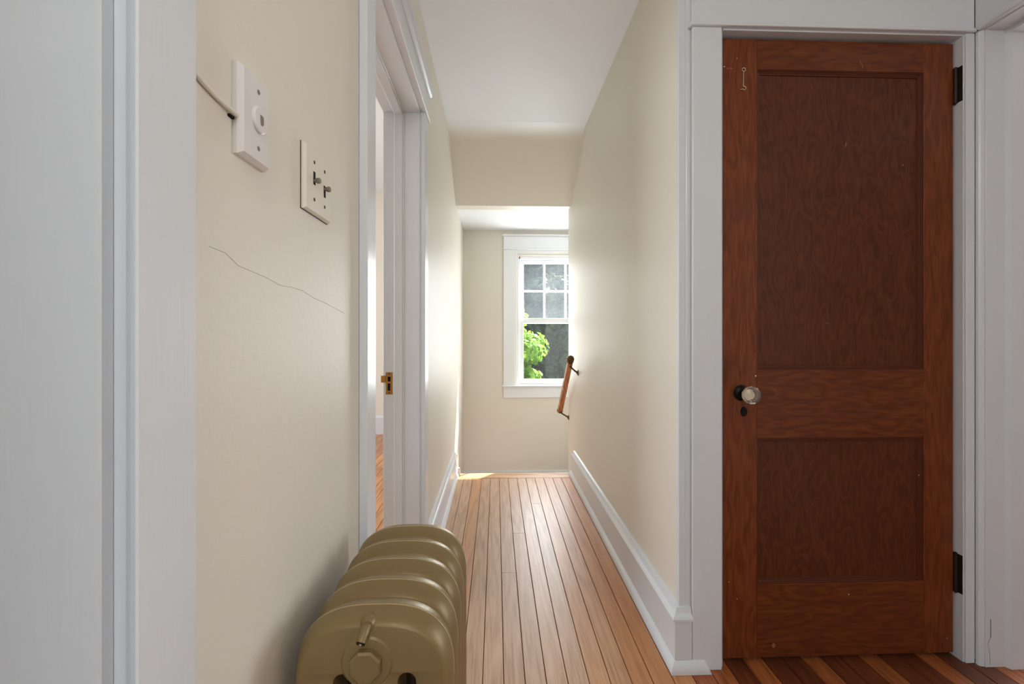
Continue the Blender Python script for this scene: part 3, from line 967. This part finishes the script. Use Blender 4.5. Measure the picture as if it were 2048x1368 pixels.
def section_mesh():
    from mathutils.geometry import tessellate_polygon
    ol = arch_outline(RX0, RX1, 0.06, RZ, 0.105, 18)
    sl1 = slot_outline(-0.217, 0.010, 0.13, 0.586)
    sl2 = slot_outline(-0.1265, 0.010, 0.13, 0.586)
    lev = []
    N_ = 8
    for k in range(-N_, N_ + 1):
        t = math.sin(math.pi / 2 * k / N_)
        lev.append((t * 0.0325, 0.0145 * (0.3 * abs(t) + 0.7 * (1 - math.sqrt(max(0.0, 1 - t * t))))))
    bm = bmesh.new()
    rings = {0: [], 1: [], 2: []}
    for d, o in lev:
        for q, (pts, f) in enumerate(((ol, o), (sl1, -0.25 * o), (sl2, -0.25 * o))):
            rings[q].append([bm.verts.new((x, d, z)) for x, z in inset(pts, f)])
    for q in rings:
        for A, B in zip(rings[q], rings[q][1:]):
            n_ = len(A)
            for k in range(n_):
                bm.faces.new((A[k], A[(k + 1) % n_], B[(k + 1) % n_], B[k]))
    for idx in (0, -1):
        loops = [rings[q][idx] for q in (0, 1, 2)]
        flat = [v for lp_ in loops for v in lp_]
        tris = tessellate_polygon([[Vector((v.co.x, v.co.z, 0)) for v in lp_] for lp_ in loops])
        for t3_ in tris:
            try:
                bm.faces.new([flat[k] for k in t3_])
            except ValueError:
                pass
    bmesh.ops.recalc_face_normals(bm, faces=bm.faces)
    me = bpy.data.meshes.new('section')
    bm.to_mesh(me)
    bm.free()
    for p in me.polygons:
        p.use_smooth = True
    me.set_sharp_from_angle(angle=math.radians(60))
    return me


rad = empty('radiator', ((RX0 + RX1) / 2, RY0 + PITCH * 2, 0.0))
tag(rad, 'tan painted cast iron column radiator against the left wall', 'radiator')
sec = section_mesh()
sec.materials.append(M['radiator'])
lo = Vector([min(v.co[i] for v in sec.vertices) for i in range(3)])
hi = Vector([max(v.co[i] for v in sec.vertices) for i in range(3)])
cc = (lo + hi) / 2
sec.transform(Matrix.Translation(-cc))
for i in range(NS):
    o = bpy.data.objects.new('section', sec)
    COL.objects.link(o)
    o.parent = rad
    o.location = Vector((cc.x, RY0 + PITCH * i, cc.z)) - rad.location
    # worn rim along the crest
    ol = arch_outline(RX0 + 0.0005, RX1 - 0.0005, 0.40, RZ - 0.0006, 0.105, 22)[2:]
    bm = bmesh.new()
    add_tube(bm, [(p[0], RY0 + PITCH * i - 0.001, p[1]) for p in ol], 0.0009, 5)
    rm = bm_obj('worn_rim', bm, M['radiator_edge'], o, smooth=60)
    rm['label'] = 'thin pale worn edge along the section'
for i in range(NS - 1):
    for zz in (0.618, 0.1):
        lathe('nipple', ((RX0 + RX1) / 2, RY0 + PITCH * i + 0.02, zz), (0, 1, 0), [(0, 0.026), (0.03, 0.026)], M['radiator'], rad, n=16)
for yy in (RY0, RY0 + PITCH * (NS - 1)):
    for xx in (RX0 + 0.03, RX1 - 0.03):
        lathe('foot', (xx, yy, 0.0), (0, 0, 1), [(0, 0.02), (0.012, 0.021), (0.035, 0.014), (0.08, 0.018)], M['radiator'], rad, n=14)
fy = RY0 - 0.0325
bs = lathe('plug_boss', (-0.182, fy + 0.012, 0.606), (0, -1, 0), [(0, 0.041), (0.010, 0.0385), (0.0145, 0.034), (0.0155, 0.026)], M['radiator'], rad, n=36, smooth=30)
lathe('hex_plug', (-0.182, fy - 0.002, 0.606), (0, -1, 0), [(0, 0.0235), (0.010, 0.0235), (0.0125, 0.0205), (0.013, 0.0)], M['radiator'], bs, n=8, smooth=10, phase=0.39)
av = tube('air_valve', [(-0.182, fy + 0.012, 0.656), (-0.1825, fy - 0.006, 0.6555), (-0.1835, fy - 0.013, 0.652), (-0.185, fy - 0.019, 0.646)], [0.0075, 0.007, 0.0065, 0.0062], M['radiator'], rad, n=14)
lathe('valve_collar', (-0.182, fy + 0.010, 0.656), (0, -1, 0), [(0, 0.012), (0.006, 0.0115), (0.011, 0.009)], M['radiator'], av, n=16)
hole_dir = Vector((-0.002, -0.011, -0.008)).normalized()
lathe('valve_hole', Vector((-0.185, fy - 0.019, 0.646)), hole_dir, [(0, 0.0062), (0.002, 0.0058), (0.0022, 0.0043)], M['iron'], av, n=14)
lathe('valve_stem', Vector((-0.185, fy - 0.019, 0.646)) + hole_dir * 0.002, hole_dir, [(0, 0.002), (0.001, 0.002), (0.0014, 0.0012)], M['wire'], av, n=8)
pv = tube('supply_pipe', [(-0.186, RY0 + PITCH * 4 + 0.02, 0.1), (-0.186, RY0 + PITCH * 4 + 0.075, 0.1), (-0.186, RY0 + PITCH * 4 + 0.095, 0.085), (-0.186, RY0 + PITCH * 4 + 0.1, 0.0)], 0.014, M['radiator'], rad, n=12)

# ------------------------------------------------------------------ wall plates on the left
jp = empty('phone_jack_plate', (XL, 0.576, 1.29))
tag(jp, 'white plastic telephone jack plate with round centre on the left wall', 'phone jack')


def plate_mesh(ya, yb, za, zb, t, bev):
    bm = bmesh.new()
    A = [bm.verts.new((XL, y, z)) for y, z in ((ya, za), (yb, za), (yb, zb), (ya, zb))]
    m_ = [bm.verts.new((XL + t * 0.45, y, z)) for y, z in ((ya, za), (yb, za), (yb, zb), (ya, zb))]
    B = [bm.verts.new((XL + t, y, z)) for y, z in ((ya + bev, za + bev), (yb - bev, za + bev), (yb - bev, zb - bev), (ya + bev, zb - bev))]
    for P, Q in ((A, m_), (m_, B)):
        for i in range(4):
            bm.faces.new((P[i], P[(i + 1) % 4], Q[(i + 1) % 4], Q[i]))
    bm.faces.new(B)
    bm.faces.new(A[::-1])
    return bm


bm = plate_mesh(0.543, 0.609, 1.286, 1.397, 0.012, 0.004)
pl = bm_obj('plate', bm, M['plastic'], jp)
yc, zc = 0.5795, 1.342
jk = lathe('jack_collar', (XL + 0.0118, yc, zc), (1, 0, 0), [(0, 0.0165), (0.003, 0.0165), (0.0042, 0.0150), (0.0042, 0.0)], M['plastic'], pl, n=28)
bm = bmesh.new()
pr_ = [(-0.0042, 0.006), (0.0035, 0.006), (0.0045, 0.002), (0.0040, -0.004), (0.001, -0.007), (-0.003, -0.006)]
add_prism(bm, [(yc + 0.0005 + a, zc + b) for a, b in pr_], 'X', XL + 0.0155, XL + 0.0163)
bm_obj('jack_opening', bm, M['knob_metal'], jk)
for zz in (1.378, 1.306):
    lathe('screw', (XL + 0.0118, yc, zz), (1, 0, 0), [(0, 0.0032), (0.0007, 0.003), (0.001, 0.0)], M['knob_metal'], pl, n=12)

pc = bmesh.new()
add_tube(pc, [(XL + 0.0035, 0.440, 1.336 + 0.012), (XL + 0.0035, 0.46, 1.343), (XL + 0.0035, 0.485, 1.337), (XL + 0.0035, 0.505, 1.334), (XL + 0.004, 0.52, 1.3325), (XL + 0.005, 0.5345, 1.3315), (XL + 0.005, 0.5425, 1.331)],
         [0.0026, 0.0026, 0.0026, 0.0027, 0.0028, 0.003, 0.003], 10)
cable = bm_obj('phone_cable', pc, M['old_plate'], smooth=50)
tag(cable, 'short cream painted cable running from the jack plate to the casing', 'cable')
box('cable_notch', XL, XL + 0.003, 0.534, 0.5428, 1.3255, 1.3285, M['void'], cable)

swp = empty('switch_plate', (XL, 0.782, 1.275))
tag(swp, 'chipped cream double switch plate with two small toggles on the left wall', 'light switch')
bm = plate_mesh(0.729, 0.839, 1.273, 1.381, 0.0085, 0.003)
sw = bm_obj('plate', bm, M['old_plate'], swp)
box('plate_edge', XL - 0.001, XL + 0.0012, 0.7282, 0.8398, 1.2722, 1.3818, M['dark_crack'], sw)
for (yq, zt, zs0, zs1) in ((0.763, 1.3275, 1.321, 1.343), (0.808, 1.3275, 1.313, 1.334)):
    sl_ = box('toggle_slot', XL + 0.0080, XL + 0.0088, yq - 0.0042, yq + 0.0042, zs0, zs1, M['void'], sw)
    tg = lathe('toggle', (XL + 0.005, yq, zt), (1, 0, 0.05), [(0, 0.003), (0.006, 0.003), (0.008, 0.0045), (0.0125, 0.005), (0.014, 0.0035), (0.0142, 0.0)], M['knob_metal'], sw, n=14)
    for zz in (1.359, 1.296):
        lathe('screw', (XL + 0.0083, yq, zz), (1, 0, 0), [(0, 0.0032), (0.0007, 0.003), (0.0009, 0.0)], M['hinge'], sw, n=10)

# hairline crack in the left wall
ck = [(470, 548), (500, 556), (530, 562), (560, 571), (585, 573), (610, 582), (640, 592), (665, 602), (690, 613)]
cp = []
s_, c_ = math.sin(YAW), math.cos(YAW)
for (y, z) in ((0.50, 1.165), (0.53, 1.163), (0.556, 1.153), (0.585, 1.150), (0.62, 1.148), (0.66, 1.140), (0.70, 1.141), (0.735, 1.139), (0.78, 1.131), (0.83, 1.127), (0.88, 1.120), (0.935, 1.112)):
    cp.append((XL + 0.0001, y, z + random.uniform(-0.001, 0.001)))
tube('hairline_crack', cp, 0.00032, M['crack'], wl_, n=6)

# ------------------------------------------------------------------ handrail
hr = empty('handrail', (XR, 3.36, 0.4))
tag(hr, 'short sloping wooden handrail with bronze brackets on the right stair wall', 'handrail')
ra, rb = Vector((0.520, 3.105, 0.880)), Vector((0.520, 3.605, 0.442))
rd = (rb - ra).normalized()
rs = Vector((1, 0, 0))
ru = rs.cross(rd).normalized()
if ru.z < 0:
    ru = -ru
bm = bmesh.new()
prf = [(-0.017, -0.022), (0.017, -0.022), (0.019, -0.012), (0.017, -0.002), (0.019, 0.010), (0.012, 0.020), (0, 0.023), (-0.012, 0.020), (-0.019, 0.010), (-0.017, -0.002), (-0.019, -0.012)]
A = [bm.verts.new(ra + rs * a + ru * b) for a, b in prf]
B = [bm.verts.new(rb + rs * a + ru * b) for a, b in prf]
for i in range(len(prf)):
    j = (i + 1) % len(prf)
    bm.faces.new((A[i], A[j], B[j], B[i]))
bm.faces.new(A); bm.faces.new(B)
bm_obj('rail', bm, M['rail_wood'], hr)
lathe('end_cap', ra + rd * 0.012, -rd, [(0, 0.0245), (0.02, 0.0255), (0.034, 0.026), (0.044, 0.021), (0.049, 0.011), (0.050, 0.0)], M['bronze'], hr, n=18)
lathe('end_cap', rb - rd * 0.008, rd, [(0, 0.0245), (0.012, 0.024), (0.018, 0.016), (0.02, 0.0)], M['bronze'], hr, n=18)
for (t, yw, zw) in ((0.05, 3.150, 0.790), (0.97, 3.560, 0.395)):
    p = ra.lerp(rb, t) - ru * 0.022
    br = tube('bracket', [p, p + Vector((0.014, 0.004, -0.016)), Vector((XR - 0.022, yw, zw + 0.012)), Vector((XR, yw, zw))], [0.008, 0.006, 0.006, 0.008], M['bronze'], hr, n=10)
    lathe('wall_rose', (XR, yw, zw), (-1, 0, 0), [(0, 0.022), (0.003, 0.021), (0.006, 0.012), (0.012, 0.008)], M['bronze'], br, n=16)

# ------------------------------------------------------------------ fill lamp added on the landing, behind the camera
lp = empty('landing_fill_lamp', (0.02, -0.7, H - 0.16))
tag(lp, 'unseen fill lamp added above the landing behind the viewer', 'lamp')
lathe('fill_lamp_canopy', (0.02, -0.7, H), (0, 0, -1), [(0, 0.075), (0.012, 0.072), (0.025, 0.035), (0.05, 0.03)], M['plastic'], lp, n=24)  # base made up to go with the fill light
pd = bpy.data.lights.new('landing_fill_bulb', 'POINT')
pd.energy = 13
pd.color = (1.0, 0.96, 0.90)
pd.shadow_soft_size = 0.12
po = bpy.data.objects.new('landing_fill_bulb', pd)
COL.objects.link(po)
po.parent = lp
po.location = (0, 0, -0.03)

# ------------------------------------------------------------------ outside
gr = box('lawn', -30, 40, 4.7, 70, -3.6, -3.4, M['lawn'])
tag(gr, 'mown lawn outside below the window', 'lawn', kind='structure')


def foliage(name, clumps, n_leaves, size, mat, parent, rng):
    verts, faces = [], []
    tot = sum(c[3] ** 2 for c in clumps)
    for (cx, cy, cz, r) in clumps:
        n_ = int(n_leaves * r * r / tot)
        for _ in range(n_):
            d = Vector((rng.gauss(0, 1), rng.gauss(0, 1), rng.gauss(0, 1))).normalized()
            rr = r * (rng.random() ** 0.35)
            p = Vector((cx, cy, cz)) + Vector((d.x * rr, d.y * rr, d.z * rr * 0.85))
            nrm = (d + Vector((rng.uniform(-.7, .7), rng.uniform(-.7, .7), rng.uniform(-.2, .9)))).normalized()
            t1_ = nrm.orthogonal().normalized()
            t2_ = nrm.cross(t1_)
            a = rng.uniform(0, 6.283)
            u = t1_ * math.cos(a) + t2_ * math.sin(a)
            v = nrm.cross(u)
            s = size * rng.uniform(0.6, 1.25)
            i0 = len(verts)
            for (q, w, k) in ((0, -0.5, 0), (0.5, -0.15, 0.10), (0.28, 0.2, 0.0), (0, 0.62, -0.08), (-0.28, 0.2, 0.0), (-0.5, -0.15, 0.10)):
                verts.append(p + u * (q * s) + v * (w * s) + nrm * (k * s))
            faces.append((i0, i0 + 1, i0 + 2, i0 + 3, i0 + 4, i0 + 5))
    me = bpy.data.meshes.new(name)
    me.from_pydata([tuple(v) for v in verts], [], faces)
    o = link_mesh(name, me, mat, parent)
    o['kind'] = 'stuff'
    return o


def tree(name, label, base, trunk_h, trunk_r, crown_c, crown_r, n_clumps, clump_r, n_leaves, leaf, mat, seed, group=None, core=False):
    rng = random.Random(seed)
    t = empty(name, base)
    tag(t, label, 'tree', group)
    b = Vector(base)
    cc_ = Vector(crown_c)
    bm = bmesh.new()
    add_tube(bm, [b, b.lerp(cc_, 0.35) + Vector((0.05, 0, 0)), b.lerp(cc_, 0.7), cc_ + Vector((0, 0, crown_r[2] * 0.5))], [trunk_r * 1.3, trunk_r, trunk_r * 0.7, trunk_r * 0.2], 10)
    clumps = []
    for i in range(n_clumps):
        d = Vector((rng.gauss(0, 1), rng.gauss(0, 1), rng.gauss(0, 1))).normalized()
        rr = rng.random() ** 0.45
        p = cc_ + Vector((d.x * crown_r[0] * rr, d.y * crown_r[1] * rr, d.z * crown_r[2] * rr))
        clumps.append((p.x, p.y, p.z, clump_r * rng.uniform(0.7, 1.3)))
        if i % 3 == 0:
            s0_ = b.lerp(cc_, rng.uniform(0.5, 0.95))
            add_tube(bm, [s0_, s0_.lerp(p, 0.5) + Vector((0, 0, 0.08)), p], [trunk_r * 0.4, trunk_r * 0.25, trunk_r * 0.08], 6)
    bm_obj('trunk', bm, M['bark'], t, smooth=60)
    foliage('foliage', clumps, n_leaves, leaf, mat, t, rng)
    return t


tree('maple_tree', 'bright green sunlit leafy tree just outside the window', (-0.05, 9.3, -3.4), 2.5, 0.12, (0.0, 9.3, 0.1), (1.05, 1.0, 1.4), 60, 0.34, 14000, 0.115, M['leaf_bright'], 3)
G = 'dark trees beyond the window'
specs = [((2.3, 16, -3.4), (2.3, 16, -0.3), (1.5, 1.2, 3.4), 'leaf_dark', 'dark tree filling the middle of the window view'),
         ((-3.0, 16, -3.4), (-3.0, 16, 0.5), (1.5, 1.2, 4.4), 'leaf_mid', 'greyish green tree to the left behind the sunlit maple'),
         ((7.6, 16, -3.4), (7.6, 16, 0.5), (1.5, 1.2, 4.4), 'leaf_mid', 'grey green tree at the right side of the window view'),
         ((4.4, 23, -3.4), (4.4, 23, 2.5), (2.0, 1.4, 6.0), 'leaf_mid', 'tall grey green tree rising behind the dark one'),
         ((-1.6, 23, -3.4), (-1.6, 23, 2.0), (1.8, 1.4, 6.0), 'leaf_dark', 'tall dark tree at the far left of the woods'),
         ((10.6, 23, -3.4), (10.6, 23, 2.0), (2.0, 1.4, 6.0), 'leaf_dark', 'tall dark tree at the far right of the woods'),
         ((1.0, 30, -3.4), (1.0, 30, 3.0), (3.0, 1.6, 7.5), 'leaf_dark', 'tallest dark tree farthest behind the others'),
         ((9.6, 30, -3.4), (9.6, 30, 3.0), (3.0, 1.6, 7.5), 'leaf_mid', 'broad grey green tree farthest to the right')]
for i, (b, c, r, m, lab) in enumerate(specs):
    tree('woodland_tree', lab, b, 3, 0.22, c, r, 90, 0.7 if i < 3 else 1.0, 22000, 0.24 if i < 3 else 0.40, M[m], 20 + i, G)
